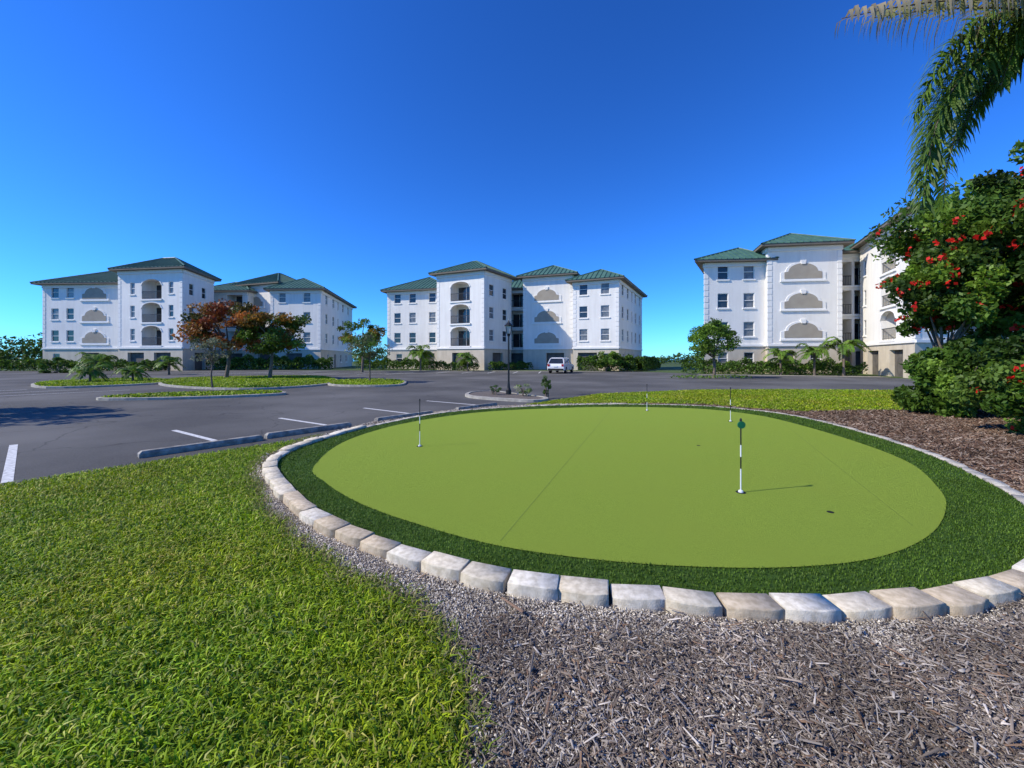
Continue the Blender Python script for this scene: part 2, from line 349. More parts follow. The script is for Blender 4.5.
def island(name,pts,top,z=.07):
    P=catmull(pts,5); n=len(P); V=[];F=[]
    ins=[]
    for i in range(n):
        t=P[(i+1)%n]-P[i-1]; t/=np.hypot(*t); ins.append(P[i]+np.array([-t[1],t[0]])*.15)
    e=empty(name)
    for ring,zz in ((P,-.004),(P,.09),(ins,.10),(ins,.04)): V+= [(q[0],q[1],zz) for q in ring]
    for r in range(3):
        for i in range(n): F.append([r*n+i,r*n+(i+1)%n,(r+1)*n+(i+1)%n,(r+1)*n+i])
    pymesh('kerb',V,F,M['concrete'],e)
    pymesh('island_top',[(q[0],q[1],z) for q in ins],[list(range(n))],top,e)
    PP=scatter((min(P[:,0]),max(P[:,0]),min(P[:,1]),max(P[:,1])),240,lambda Q:inpoly(Q,[tuple(q) for q in ins]))
    if top is M['lawn'] and len(PP):
        v,f,c=rep(blades(PP,.10,.06,1.2,GC,z),.8+.5*vnoise(PP,.6)); mesh_np('island_grass',v,f,M['blade'],c,e)
    return e
island('traffic_island',[(-24.5,20.5),(-21.6,23.5),(-23.5,27),(-28.5,29.5),(-30,25)],M['lawn'])
island('traffic_island',[(-21.4,23.6),(-17,20.5),(-13,19.6),(-11,22.5),(-12,27),(-16.5,33),(-22,32),(-25,29)],M['lawn'])
island('traffic_island',[(-15.6,14.7),(-12.5,15.2),(-9.9,16.8),(-11.3,18.2),(-13.4,17.6),(-15.8,16.2)],M['lawn'])
island('traffic_island',[(-10.6,22.6),(-8,21.6),(-6.4,22.6),(-7.4,26.5),(-10,28),(-12,26.5)],M['lawn'])
island('traffic_island',[(-1.7,15.6),(.3,14.2),(1.2,14.3),(1.3,15.3),(.2,16.8),(-.9,18.2),(-1.9,17.4)],M['bed'])
sheet('sidewalk',[(18,37.5),(31.5,32.5),(31.7,33.8),(18.4,39)],.003,M['concrete'])
sheet('sidewalk',[(-13,49),(12,46.2),(12.2,47.4),(-13,50.2)],.003,M['concrete'])
# ------------------------------------------------------------------ buildings
BM=dict(walls=M['white'],ground_floor_walls=M['tan'],panels=M['taupe'],trim=M['trim'],roof=M['roof'],roof_seams=M['roof'],fascia=M['fascia'],windows=M['glass'],window_blinds=M['blind'],railings=M['rail'],doors=M['dark'])
FL=(3.1,6.1,9.1)
def facet(b,P,Q,H,feats,gfeats=()):
    P=np.array(P,float);Q=np.array(Q,float);L=np.hypot(*(Q-P));d=(Q-P)/L;n=np.array([d[1],-d[0]])
    def pt(u,z,o=0): q=P+d*u+n*o; return (q[0],q[1],z)
    def fb(key,u0,u1,z0,z1,o0,o1):
        b.box(key,[pt(u0,z0,o1),pt(u1,z0,o1),pt(u1,z0,o0),pt(u0,z0,o0),pt(u0,z1,o1),pt(u1,z1,o1),pt(u1,z1,o0),pt(u0,z1,o0)])
    def quad(key,a,bb,c,dd): b.add(key,[a,bb,c,dd],[[0,1,2,3]])
    def prism(key,poly,o0,o1):
        k=len(poly); b.add(key,[pt(u,z,o0) for u,z in poly]+[pt(u,z,o1) for u,z in poly],[[k+i for i in range(k)]]+[[i,(i+1)%k,k+(i+1)%k,k+i] for i in range(k)])
    holes=[]
    for t,u in feats:
        for z in FL:
            if t=='W': holes.append((u-.55,u+.55,z+.75,z+2.3,t))
            if t=='N': holes.append((u-.35,u+.35,z+.75,z+2.3,t))
            if t=='B': holes.append((u-1.5,u+1.5,z+.1,z+2.65,t))
            if t=='R': holes.append((u-1.25,u+1.25,z+.1,z+2.6,t))
            if t=='P':
                w=1.85
                def prof(s): return [(u-w*s,z+1.35-.85*s),(u+w*s,z+1.35-.85*s),(u+w*s,z+1.35-.15*s),(u+w*.78*s,z+1.35-.05*s)]+[(u+w*.78*s*math.cos(a),z+1.35-.05*s+.85*s*math.sin(a)) for a in np.linspace(.12,math.pi-.12,13)]+[(u-w*.78*s,z+1.35-.05*s),(u-w*s,z+1.35-.15*s)]
                prism('trim',prof(1.12),0,.06); prism('panels',prof(.94),.06,.09)
                fb('trim',u-w*1.15,u+w*1.15,z+.25,z+.4,0.003,.14)
                prism('trim',[(u-.18,z+2.0),(u+.18,z+2.0),(u+.26,z+2.42),(u-.26,z+2.42)],.0,.16)
    for t,u in gfeats:
        if t=='G': holes.append((u-1.25,u+1.25,-.05,2.3,t))
        if t=='D': holes.append((u-.5,u+.5,-.05,2.2,t))
        if t=='W': holes.append((u-.5,u+.5,.9,2.2,t))
    us=sorted({0,L}|{h[0] for h in holes}|{h[1] for h in holes}); zs=sorted({-.05,2.85,H}|{h[2] for h in holes}|{h[3] for h in holes})
    us=[u for u in us if 0<=u<=L]
    for i in range(len(us)-1):
        for j in range(len(zs)-1):
            um=(us[i]+us[i+1])/2; zm=(zs[j]+zs[j+1])/2
            if any(h[0]<um<h[1] and h[2]<zm<h[3] for h in holes): continue
            quad('walls' if zm>2.85 else 'ground_floor_walls',pt(us[i],zs[j]),pt(us[i+1],zs[j]),pt(us[i+1],zs[j+1]),pt(us[i],zs[j+1]))
    for u0,u1,z0,z1,t in holes:
        dp={'B':1.7,'R':1.7,'G':.35,'D':.15}.get(t,.13)
        wk='walls' if z0>2 else 'ground_floor_walls'
        quad(wk,pt(u0,z0),pt(u0,z0,-dp),pt(u0,z1,-dp),pt(u0,z1)); quad(wk,pt(u1,z0,-dp),pt(u1,z0),pt(u1,z1),pt(u1,z1,-dp))
        quad(wk,pt(u0,z0),pt(u1,z0),pt(u1,z0,-dp),pt(u0,z0,-dp)); quad(wk,pt(u0,z1,-dp),pt(u1,z1,-dp),pt(u1,z1),pt(u0,z1))
        if t in 'WN':
            quad('windows' if rng.random()<.6 else 'window_blinds',pt(u0,z0,-dp),pt(u1,z0,-dp),pt(u1,z1,-dp),pt(u0,z1,-dp))
            f=.06
            fb('trim',u0,u0+f,z0,z1,-dp+.002,-.05);fb('trim',u1-f,u1,z0,z1,-dp+.002,-.05);fb('trim',u0+f,u1-f,z0,z0+f,-dp+.002,-.05);fb('trim',u0+f,u1-f,z1-f,z1,-dp+.002,-.05)
            zm=(z0+z1)/2; fb('trim',u0+f,u1-f,zm-.03,zm+.03,-dp+.002,-.06)
            fb('trim',u0-.1,u1+.1,z0-.14,z0-.003,.003,.09)
        elif t in 'GD':
            quad('doors',pt(u0,z0,-dp),pt(u1,z0,-dp),pt(u1,z1,-dp),pt(u0,z1,-dp))
        else:
            quad('walls',pt(u0,z0,-dp),pt(u1,z0,-dp),pt(u1,z1,-dp),pt(u0,z1,-dp))
            fb('windows',u0+.25,u1-.25,z0+.02,z0+2.1,-dp+.003,-dp+.05)
            fb('trim',(u0+u1)/2-.04,(u0+u1)/2+.04,z0+.02,z0+2.1,-dp+.05,-dp+.08)
            if t=='B':
                r=.75;k=12
                A=[(u0+(u1-u0)*i/k, z1-r+r*math.sqrt(max(0,1-(2*i/k-1)**2))) for i in range(k+1)]
                for i in range(k):
                    quad('walls',pt(*A[i],-.005),pt(*A[i+1],-.005),pt(A[i+1][0],z1,-.005),pt(A[i][0],z1,-.005))
                    quad('walls',pt(*A[i],-.3),pt(*A[i+1],-.3),pt(*A[i+1],-.005),pt(*A[i],-.005))
                A2=[((u0+u1)/2+(x-(u0+u1)/2)*1.09,(z1-r)+(zz-(z1-r))*1.14) for x,zz in A]
                for i in range(k):
                    b.add('trim',[pt(*A[i],.07),pt(*A[i+1],.07),pt(*A2[i+1],.07),pt(*A2[i],.07),pt(*A2[i],0),pt(*A2[i+1],0),pt(*A[i],0),pt(*A[i+1],0)],[[0,1,2,3],[3,2,5,4],[1,0,6,7]])
            fb('railings',u0,u1,z0+1.0,z0+1.06,-.12,-.06); fb('railings',u0,u1,z0+.1,z0+.14,-.11,-.07)
            k=int((u1-u0)/.14)
            for i in range(k):
                x=u0+(i+.5)*(u1-u0)/k; fb('railings',x-.012,x+.012,z0+.14,z0+1.0,-.1,-.08)
            fb('trim',u0-.12,u1+.12,z0-.2,z0-.003,.003,.14)
    fb('trim',0,L,2.8,3.02,.003,.12)
    fb('trim',0.02,L-.02,H-.42,H-.003,.003,.14)
    for z in np.arange(3.15,H-.7,.62):
        for (a,c) in ((0.0,.42),(L-.42,L)): fb('trim',a,c,z,z+.5,.003,.035)
def block(b,quadp,H,feats,gf,off=.75,pitch=.5):
    q=[np.array(p,float) for p in quadp]
    for i in range(4):
        facet(b,q[i],q[(i+1)%4],H,feats.get(i,[]),gf.get(i,[]))
    ns=[]
    for i in range(4):
        e=q[(i+1)%4]-q[i]; e/=np.hypot(*e); ns.append(np.array([e[1],-e[0]]))
    E=[]
    for i in range(4):
        a,c=ns[i-1],ns[i]; E.append(q[i]+(a+c)/(1+a@c)*off)
    z0=H;z1=H+.22
    V=[(*p,z0) for p in E]+[(*p,z1) for p in E]
    b.add('fascia',V,[[3,2,1,0],[0,1,5,4],[1,2,6,5],[2,3,7,6],[3,0,4,7]])
    z1+=.004
    l01=np.hypot(*(E[1]-E[0]));l12=np.hypot(*(E[2]-E[1]))
    R=E if l01>=l12 else E[1:]+E[:1]
    sh=min(l01,l12)
    m0=(R[3]+R[0])/2;m1=(R[1]+R[2])/2;ax=(m1-m0)/np.hypot(*(m1-m0)); ins=min(sh/2,np.hypot(*(m1-m0))/2-.15)
    h=pitch*sh/2; r0=np.array([*(m0+ax*ins),z1+h]);r1=np.array([*(m1-ax*ins),z1+h])
    e=[np.array([*(p+ (p-sum(R)/4)/np.hypot(*(p-sum(R)/4))*.06),z1]) for p in R]
    b.add('roof',[tuple(x) for x in e]+[tuple(r0),tuple(r1)],[[0,1,5,4],[1,2,5],[2,3,4,5],[3,0,4]])
    def ribs(a,bb,c,dd):
        L=np.linalg.norm(bb-a);s=(bb-a)/L
        def loc(p): v=p-a; k=v@s; return k,np.linalg.norm(v-s*k),(v-s*k)
        sdd,vd,pv=loc(dd);sc,vc,_=loc(c); up=pv/vd; nrm=np.cross(s,up)
        x=.25
        while x<L:
            v=vd*x/sdd if x<sdd else (vc*(L-x)/(L-sc) if x>sc else vd)
            if v>.2:
                A=a+s*x;B=A+up*v; w_=s*.03; t=nrm*.08
                b.add('roof_seams',[tuple(A-w_),tuple(A+w_),tuple(A+w_+t),tuple(A-w_+t),tuple(B-w_),tuple(B+w_),tuple(B+w_+t),tuple(B-w_+t)],[[3,2,6,7],[0,3,7,4],[1,5,6,2],[0,1,2,3]])
            x+=.6
    ribs(e[0],e[1],r1,r0);ribs(e[1],e[2],r1,r1);ribs(e[2],e[3],r0,r1);ribs(e[3],e[0],r0,r0)
    V=[];F=[]
    for a,c in ((e[0],r0),(e[1],r1),(e[2],r1),(e[3],r0),(r0,r1)):
        tube(V,F,[tuple(a+np.array([0,0,.03])),tuple(c+np.array([0,0,.03]))],[.09,.09],5)
    b.add('roof_seams',V,F)
G3=lambda *u:[('G',x) for x in u]
def bld(blocks):
    e=empty('apartment_building'); b=Builder()
    for q,H,f,g in blocks: block(b,q,H,f,g)
    b.build(e,BM)
bld([
 ([(-19.0,59.5),(-9.5,57.2),(-7,68),(-17,70.5)],11.6,{0:[('W',1.7),('W',4.2),('W',7.4)],3:[('W',3),('W',7)]},{0:G3(6.5)+[('W',2)]}),
 ([(-10.3,53.5),(-3.6,50.5),(-.1,56.3),(-6.9,59.5)],12.9,{0:[('B',3.7)],1:[('W',1.7),('W',5.0)],3:[('W',3.4)]},{0:G3(3.7),1:G3(3.2)}),
 ([(-2.2,59),(4.5,57.5),(5.5,64),(-2,65)],11.7,{0:[('R',3.1)]},{0:G3(3.1)}),
 ([(1.6,55.5),(8.3,53.3),(11.5,62),(4.8,64.5)],12.9,{0:[('P',3.4)],3:[('W',3.4)]},{0:G3(4.6)}),
 ([(8.1,51.8),(13.6,49.6),(21.3,64),(16,67)],11.6,{0:[('W',1.4),('W',4.2)],1:[('W',2.2),('W',5.4),('N',8.2),('W',11),('W',14.4)],3:[]},{0:G3(1.9)+[('W',4.4)],1:[('W',3),('D',6),('W',9),('W',13)]}),
])
bld([
 ([(-64.5,53.6),(-51.5,52.9),(-50,63),(-63.5,64)],11.6,{0:[('W',1.8),('W',4.0),('P',7.6)],3:[('W',3)]},{0:G3(7)+[('W',2)]}),
 ([(-51.5,51),(-41.9,49.6),(-43.6,57),(-53,58.5)],12.9,{0:[('N',2.2),('B',5.1),('N',8.0)],1:[('W',2),('W',5)]},{0:G3(2.7,6.7),1:G3(4)}),
 ([(-48,60.2),(-40.5,59.8),(-40,66),(-48,67)],11.7,{0:[('R',5.4)]},{0:G3(5.4)}),
 ([(-44.6,62.5),(-35.7,59.5),(-34,70),(-42.5,72)],12.9,{0:[('N',1.2),('P',4.6)],3:[]},{0:G3(3,6.5)}),
 ([(-35.9,58),(-28.2,57.5),(-32,78),(-40,78)],11.6,{0:[('W',1.8),('W',5.6)],1:[('W',3),('W',7),('N',10),('W',13.5),('W',17.5)]},{0:G3(3.6),1:[('W',4),('D',8),('W',12),('W',16)]}),
])
bld([
 ([(20.3,41.2),(26.8,40.6),(34,51.5),(27.6,52.5)],11.6,{0:[('W',1.9),('W',4.5)],3:[('W',3),('W',7)]},{0:[('W',1.9),('W',4.5)]}),
 ([(26.2,40.0),(33.0,39.0),(36,50),(29.5,51)],12.9,{0:[('P',3.3)],1:[('W',1.6)]},{0:[('D',2),('W',4.5)]}),
 ([(32.7,41.6),(38.5,40.2),(39.5,48),(33.3,49)],12.5,{0:[('R',1.75),('R',4.5)]},{0:G3(1.75,4.6)}),
 ([(31.2,30.2),(46,31.5),(47.5,41),(36,40.3)],12.9,{0:[('W',1.8),('B',5.2),('W',8.4),('W',11.5)],3:[('N',1.2),('B',6.5)]},{0:G3(3,7),3:G3(3.2,8.0)}),
])
# ------------------------------------------------------------------ vegetation
def leafq(c,size,asp=.45,flat=.0):
    n=len(c); a=rng.normal(size=(n,3)); a[:,2]*=(1-flat); a/=np.linalg.norm(a,axis=1)[:,None]
    r=rng.normal(size=(n,3)); b=np.cross(a,r); b/=np.linalg.norm(b,axis=1)[:,None]
    s=(size*rng.uniform(.6,1.3,n))[:,None]
    V=np.stack([c-a*s*.5,c+b*s*asp*.5,c+a*s*.5,c-b*s*asp*.5],1).reshape(-1,3)
    return V,np.arange(4*n).reshape(-1,4)
def crown(center,rad,ncl,per,size,cols,cr=.28,hollow=.35,asp=.5,zcut=-.7,flowers=0,fcol=(.65,.02,.012),fs=.12):
    cen=np.array(center);rad=np.array(rad);cc=[]
    while len(cc)<ncl:
        p=rng.normal(size=3);p/=np.linalg.norm(p);p*=rng.uniform(hollow,1)**.5*rng.uniform(.8,1.08)
        if p[2]>zcut: cc.append(cen+p*rad)
    cc=np.array(cc); cols=np.array(cols)
    cl=rng.integers(0,ncl,ncl*per); ccol=cols[rng.integers(0,len(cols),ncl)]*rng.uniform(.65,1.3,(ncl,1))
    csz=rng.uniform(.6,1.3,ncl)*cr
    off=rng.normal(size=(ncl*per,3)); off/=np.linalg.norm(off,axis=1)[:,None]; off*=rng.uniform(.2,1,(ncl*per,1))**.6
    P=cc[cl]+off*csz[cl][:,None]*rad*np.array([1,1,.8])
    V,F=leafq(P,size,asp); C=ccol[cl]*rng.uniform(.75,1.25,(ncl*per,1))
    parts=[(V,F,C)]
    if flowers:
        k=rng.integers(0,ncl,flowers); o=rng.normal(size=(flowers,3)); o[:,1]-=.8; o[:,0]-=.4; o/=np.linalg.norm(o,axis=1)[:,None]
        f0=cc[k]+o*csz[k][:,None]*rad*1.1
        f1=np.repeat(f0,7,0)+rng.normal(0,fs*.45,(flowers*7,3))
        V,F=leafq(f1,fs,.8); parts.append((V,F,np.tile(fcol,(flowers*7,1))*rng.uniform(.7,1.3,(flowers*7,1))))
    return merge(parts),cc
def tree(name,base,h,center,rad,ncl,per,size,cols,trunk=.12,nlimb=9,**kw):
    e=empty(name); (v,f,c),cc=crown(center,rad,ncl,per,size,cols,**kw)
    mesh_np('crown',v,f,M['leaf'],c,e)
    V=[];F=[]; b=Vector(base); ce=Vector(center); fork=Vector((ce.x*.6+b.x*.4,ce.y*.6+b.y*.4,max(b.z+.4,ce.z-rad[2]*.75)))
    mid=b.lerp(fork,.5)+Vector((rng.normal(0,.06),rng.normal(0,.06),0))
    tube(V,F,[b-Vector((0,0,.05)),b+Vector((0,0,.15)),mid,fork],[trunk*1.5,trunk*1.1,trunk*.9,trunk*.8],8)
    for i in rng.choice(len(cc),min(nlimb,len(cc)),replace=False):
        t=Vector(cc[i]); m=fork.lerp(t,.5)+Vector((rng.normal(0,.1),rng.normal(0,.1),.12*(t-fork).length))
        tube(V,F,[fork-Vector((0,0,.1)),m,t],[trunk*.55,trunk*.35,trunk*.12],6)
    pymesh('trunk',V,F,M['bark'],e,True)
    return e
DG=[(.06,.12,.015),(.085,.16,.02),(.045,.09,.012),(.13,.22,.02)]
MG=[(.10,.20,.02),(.14,.25,.03),(.07,.15,.015),(.17,.27,.03)]
OR=[(.28,.09,.02),(.36,.13,.03),(.12,.10,.02),(.24,.06,.02),(.10,.12,.02),(.34,.16,.03)]
OL=[(.16,.18,.08),(.11,.13,.06),(.21,.22,.12)]
tree('flowering_tree',(-21.6,29.5,.05),5.6,(-21.3,29.5,3.8),(3.0,2.5,2.0),70,110,.26,OR,.13,12,cr=.28)
tree('shade_tree',(-18.0,29,.05),5.2,(-17.7,29,3.45),(2.4,2.1,1.8),60,110,.25,[(.14,.15,.02),(.09,.16,.02),(.28,.14,.025),(.12,.19,.02)],.12,10,cr=.29)
tree('young_tree',(-15.3,19.9,.05),2.8,(-15.3,19.9,1.95),(1.0,.9,.8),32,38,.11,OL,.04,12,cr=.3,hollow=.1)
tree('young_tree',(-9.3,25.5,.05),3,(-9.3,25.5,2.35),(1.5,1.2,1.05),40,60,.14,OL+MG[:1],.05,12,cr=.3,hollow=.1)
tree('flowering_tree',(-16.9,44,.0),6,(-16.9,44,4.3),(2.4,2,1.8),44,90,.28,[(.28,.19,.02),(.15,.21,.02),(.10,.17,.02),(.32,.22,.03)],.13,8,cr=.28)
tree('round_tree',(16.2,31.3,0),4.6,(16.2,31.3,2.95),(1.9,1.8,1.65),55,150,.18,[(.11,.21,.02),(.15,.26,.025),(.07,.14,.015)],.12,10,cr=.28)
tree('tulip_tree',(14.4,11.6,0),7,(14.8,11.6,4.8),(3.0,2.6,2.6),190,300,.17,DG+[(.11,.20,.03)],.13,26,cr=.21,hollow=.15,flowers=240,fs=.13,zcut=-.98)
e=empty('flowering_shrub_tree'); (v,f,c),cc=crown((12.4,11.2,3.25),(1.25,1.1,1.4),46,240,.15,DG,cr=.29,flowers=34,fs=.11,hollow=.1)
mesh_np('crown',v,f,M['leaf'],c,e); V=[];F=[]
for i in range(0,30,3):
    tube(V,F,[(12.6,11.3,-.02),(12.5+rng.normal(0,.1),11.3,1.5),tuple(cc[i])],[.06,.045,.012],6)
pymesh('trunk',V,F,M['bark'],e,True)
tree('shade_tree',(-20.3,9.4,0),5.5,(-20.0,9.4,4.4),(3.2,2.2,1.7),55,90,.28,MG,.15,8)
def shrub(name,lobes,size,cols,per=260,**kw):
    e=empty(name); parts=[]
    for c,r,k in lobes:
        (p,_)=crown(c,r,k,per,size,cols,cr=kw.get('cr',.3),hollow=.3,zcut=-1.1,flowers=kw.get('fl',0),fs=.08); parts.append(p)
    v,f,c=merge(parts); v[:,2]=np.maximum(v[:,2],.0)
    mesh_np('foliage',v,f,M['leaf'],c,e)
    V=[];F=[]
    for c_,r,k in lobes:
        for j in range(5): tube(V,F,[(c_[0]+rng.normal(0,.05),c_[1]+rng.normal(0,.05),0),(c_[0]+rng.normal(0,.4)*r[0],c_[1]+rng.normal(0,.4)*r[1],c_[2]+.3*r[2])],[.03,.012],5)
    pymesh('stems',V,F,M['bark'],e)
DG2=[(.07,.14,.015),(.095,.175,.02),(.05,.105,.012),(.15,.25,.03)]
shrub('hedge_shrub',[((12.2,10.8,1.05),(1.15,1.0,1.12),50),((13.9,10.7,1.15),(1.2,1.0,1.2),46),((15.6,11.0,1.25),(1.3,1,1.3),40)],.15,DG2,360)
shrub('flowering_shrub',[((10.65,7.9,1.0),(1.1,.9,1.15),46),((12.2,8.2,1.25),(1.1,1.0,1.35),38)],.12,DG2+[(.12,.2,.03)],400,fl=26)
def hedge(name,a,b,h,w_,size,cols,n=None,dens=260):
    a=np.array(a,float);b=np.array(b,float);L=np.hypot(*(b-a)); n=int(L*dens*h); t=(b-a)/L; nn_=np.array([-t[1],t[0]])
    u=rng.uniform(0,L,n); hv=h*(.82+.12*np.sin(u*1.7)+.1*np.sin(u*4.1+1)); ang=rng.uniform(0,np.pi,n); rr=rng.uniform(.75,1.05,n)
    P=np.c_[a[None]+t*u[:,None]+nn_*(np.cos(ang)*w_/2*rr)[:,None],np.abs(np.sin(ang))**.6*hv*rr]
    V,F=leafq(P,size,.6); cols=np.array(cols); C=cols[rng.integers(0,len(cols),n)]*rng.uniform(.6,1.4,(n,1))
    mesh_np(name,V,F,M['leaf'],C)
hedge('hedge',(-72,47.5),(-53,49),1.5,1.4,.26,DG)
hedge('hedge',(-52.5,48.2),(-42,47.3),1.4,1.2,.25,DG)
hedge('hedge',(-40,51.5),(-25,54),2.0,1.8,.28,DG)
hedge('hedge',(-22,56),(-11,52.3),1.6,1.2,.25,DG)
hedge('hedge',(-10.5,51),(-4.3,48.4),1.3,1.1,.22,DG)
hedge('hedge',(-2.8,50),(2.6,53.5),1.2,1.1,.22,DG)
hedge('hedge',(8.2,48.8),(14.7,46.6),1.9,1.4,.26,DG)
hedge('hedge',(15.5,48),(22.5,61),1.8,1.4,.28,DG)
hedge('hedge',(17,39.0),(32.0,35.4),1.2,1.2,.2,DG)
hedge('hedge',(19,40.2),(33.0,38.2),1.6,.8,.2,DG)
hedge('hedge',(12.5,30.2),(18.5,30.6),.28,1.2,.15,MG)
shrub('bush',[((11.1,46.0,1.3),(1.6,1.2,1.35),20)],.28,MG,110)
shrub('bush',[((13.9,46.8,1.1),(1.2,1.2,1.1),16)],.28,DG,110)
shrub('bush',[((-70,44,1.3),(2.4,1.4,1.7),18)],.3,DG,120)
shrub('bush',[((-56,38,.8),(2.2,1.4,1.0),16)],.26,DG,110)
shrub('bush',[((-49,42,.7),(1.8,1.4,.9),16)],.26,DG,110)
shrub('bush',[((1.35,15.4,.52),(.27,.27,.42),14)],.055,[(.08,.15,.02),(.06,.12,.02)],90)
shrub('bush',[((.45,15.7,.33),(.38,.3,.26),12)],.06,[(.22,.30,.08),(.12,.2,.05),(.5,.5,.3)],60)
shrub('bush',[((-.75,16.4,.28),(.32,.3,.2),10)],.06,[(.12,.2,.05),(.1,.16,.05)],60)
def dist_trees():
    parts=[]
    for a,b,h,n,sz in (((-260,125),(-5,150),3.8,9000,.9),((-5,150),(250,140),2.0,7000,.8),((-150,84),(-72,74),6.2,9000,.6),((42,100),(90,100),3.2,2500,.7),((14,110),(45,110),2.0,2500,.5)):
        a=np.array(a,float);b=np.array(b,float);u=rng.uniform(0,1,n); L=np.hypot(*(b-a))
        hv=h*(.65+.22*np.sin(u*L*.25)+.18*np.sin(u*L*.61+2)+.12*np.sin(u*L*1.9))
        P=np.c_[a+(b-a)*u[:,None]+rng.normal(0,1.5,(n,2)),hv*rng.uniform(0,1,n)**.6]
        V,F=leafq(P,sz,.6); cols=np.array(DG); C=cols[rng.integers(0,4,n)]*rng.uniform(.4,1.0,(n,1)); parts.append((V,F,C))
    v,f,c=merge(parts); mesh_np('distant_trees',v,f,M['leaf'],c)
dist_trees()
# palms
def frond(parts,stems,p0,p1,p2,nl,ll,lw,cols,droop=.5,fwd=.6,rr=.02,start=.12,plume=0):
    p0,p1,p2=map(lambda q:np.array(q,float),(p0,p1,p2))
    B=lambda t:(1-t)**2*p0+2*t*(1-t)*p1+t*t*p2
    V=[];F=[];C=[]
    cb=np.array(cols[rng.integers(0,len(cols))])*rng.uniform(.8,1.2)
    tube(stems[0],stems[1],[tuple(B(t)) for t in np.linspace(0,1,9)],list(np.linspace(rr,rr*.2,9)),5)
    for i in range(nl):
        t=start+(1-start)*i/nl; T=B(min(t+.02,1))-B(t-.02); T/=np.linalg.norm(T)
        S=np.cross(T,[0,0,1]); S/=np.linalg.norm(S)+1e-6; U=np.cross(S,T)
        l=ll*math.sin(math.pi*min(.93,(.18+.8*t)))**.6
        for sg in (-1,1):
            ro=rng.uniform(-1,1)*plume
            d=(S*sg*.85*math.cos(ro)+U*math.sin(ro)*.9)+T*fwd+U*.2+rng.normal(0,.09,3); d/=np.linalg.norm(d); ln=l*rng.uniform(.7,1.15)
            a=B(t); d2=d+np.array([0,0,-droop*1.2]); d2/=np.linalg.norm(d2); d3=d2+np.array([0,0,-droop*1.4]); d3/=np.linalg.norm(d3)
            m=a+d*ln*.35; m2=m+d2*ln*.35; e=m2+d3*ln*.3
            wv=np.cross(d,U); wv=wv/(np.linalg.norm(wv)+1e-6)*lw/2+T*lw*.2
            o=len(V); V+= [a-wv*.5,a+wv*.5,m-wv,m+wv,m2-wv*.8,m2+wv*.8,e-wv*.08,e+wv*.08]
            F+= [[o,o+1,o+3,o+2],[o+2,o+3,o+5,o+4],[o+4,o+5,o+7,o+6]]
            cc=cb*rng.uniform(.7,1.3); C+=[cc,cc,cc]
    parts.append((np.array(V),np.array(F),np.array(C)))
def palm(name,base,h,fl,nf,cols,nl=18,ll=.5,lw=.05,tr=.09,up=.9):
    e=empty(name);parts=[];st=([],[])
    b=np.array(base,float);top=b+np.array([0,0,h])
    for i in range(nf):
        az=i*2.4+rng.uniform(0,.5); k=rng.uniform(.2,1); L=fl*rng.uniform(.85,1.1)
        d=np.array([math.cos(az),math.sin(az),0])
        frond(parts,st,top,top+d*L*.45+np.array([0,0,L*up*k]),top+d*L*.85+np.array([0,0,L*(k*1.1-.75)]),nl,ll,lw,cols,rr=.02)
    v,f,c=merge(parts); mesh_np('fronds',v,f,M['leaf'],c,e)
    V,F=st; tube(V,F,[b-np.array([0,0,.05]),b+np.array([0,0,h*.3]),top],[tr*1.4,tr,tr*.9],8)
    pymesh('trunk',V,F,M['bark'],e,True)
PG=[(.13,.24,.025),(.17,.28,.03),(.09,.17,.02)]
palm('small_palm',(-40.8,38.5,0),1.0,1.9,14,PG,16,.55,.1)
palm('small_palm',(-44.8,42,0),1.2,1.8,14,PG,16,.55,.1)
palm('small_palm',(-26.5,24.5,.05),.55,1.2,14,PG,16,.35,.07,.06)
palm('small_palm',(-24.6,25.3,.05),.5,1.1,14,PG,16,.35,.07,.06)
palm('small_palm',(-33.0,37.5,0),.9,1.5,14,PG,16,.45,.09)
palm('small_palm',(-11.6,49.5,0),2.0,2.2,18,PG,18,.65,.12)
palm('small_palm',(-5.4,47.5,0),1.3,1.8,16,PG,18,.55,.1)
palm('small_palm',(25.2,36.6,0),1.5,1.8,16,PG,18,.5,.1)
palm('small_palm',(27.6,35.6,0),1.9,1.9,16,PG,18,.5,.1)
palm('small_palm',(29.6,34.8,0),2.4,2.1,16,PG,18,.55,.1)
palm('small_palm',(11.8,48.0,0),1.3,1.6,12,PG,16,.5,.1)
palm('small_palm',(-20.0,52.0,0),1.5,1.7,12,PG,16,.5,.1)
# tall palm, crown upper right
e=empty('tall_palm');parts=[];st=([],[])
C0=np.array([9.9,6.7,7.3])
PGs=[(.09,.165,.02),(.12,.21,.025),(.075,.135,.015),(.15,.22,.04)]
DRY=[(.46,.38,.24),(.38,.32,.2)]
K=dict(plume=1.3)
frond(parts,st,C0,(7.1,6.6,7.3),(6.75,6.4,4.1),230,.66,.032,PGs,.6,.7,.035,**K)
frond(parts,st,C0,(7.5,6.9,7.5),(7.15,6.9,4.6),200,.60,.032,PGs,.6,.7,.035,**K)
frond(parts,st,C0,(8.0,6.8,8.3),(7.2,7.0,5.9),200,.60,.032,PGs,.6,.7,.035,**K)
frond(parts,st,C0,(8.3,7.5,7.1),(8.4,7.6,4.5),190,.58,.032,PGs,.6,.7,.035,**K)
frond(parts,st,C0,(8.6,6.2,8.6),(7.9,6.3,6.0),190,.58,.032,PGs,.6,.7,.035,**K)
frond(parts,st,C0,(8.6,6.9,7.4),(8.1,7.1,5.5),170,.58,.032,PGs,.6,.7,.035,**K)
frond(parts,st,C0,(7.9,6.0,7.5),(4.9,5.8,6.65),75,1.0,.040,DRY,3.4,.25,.028)
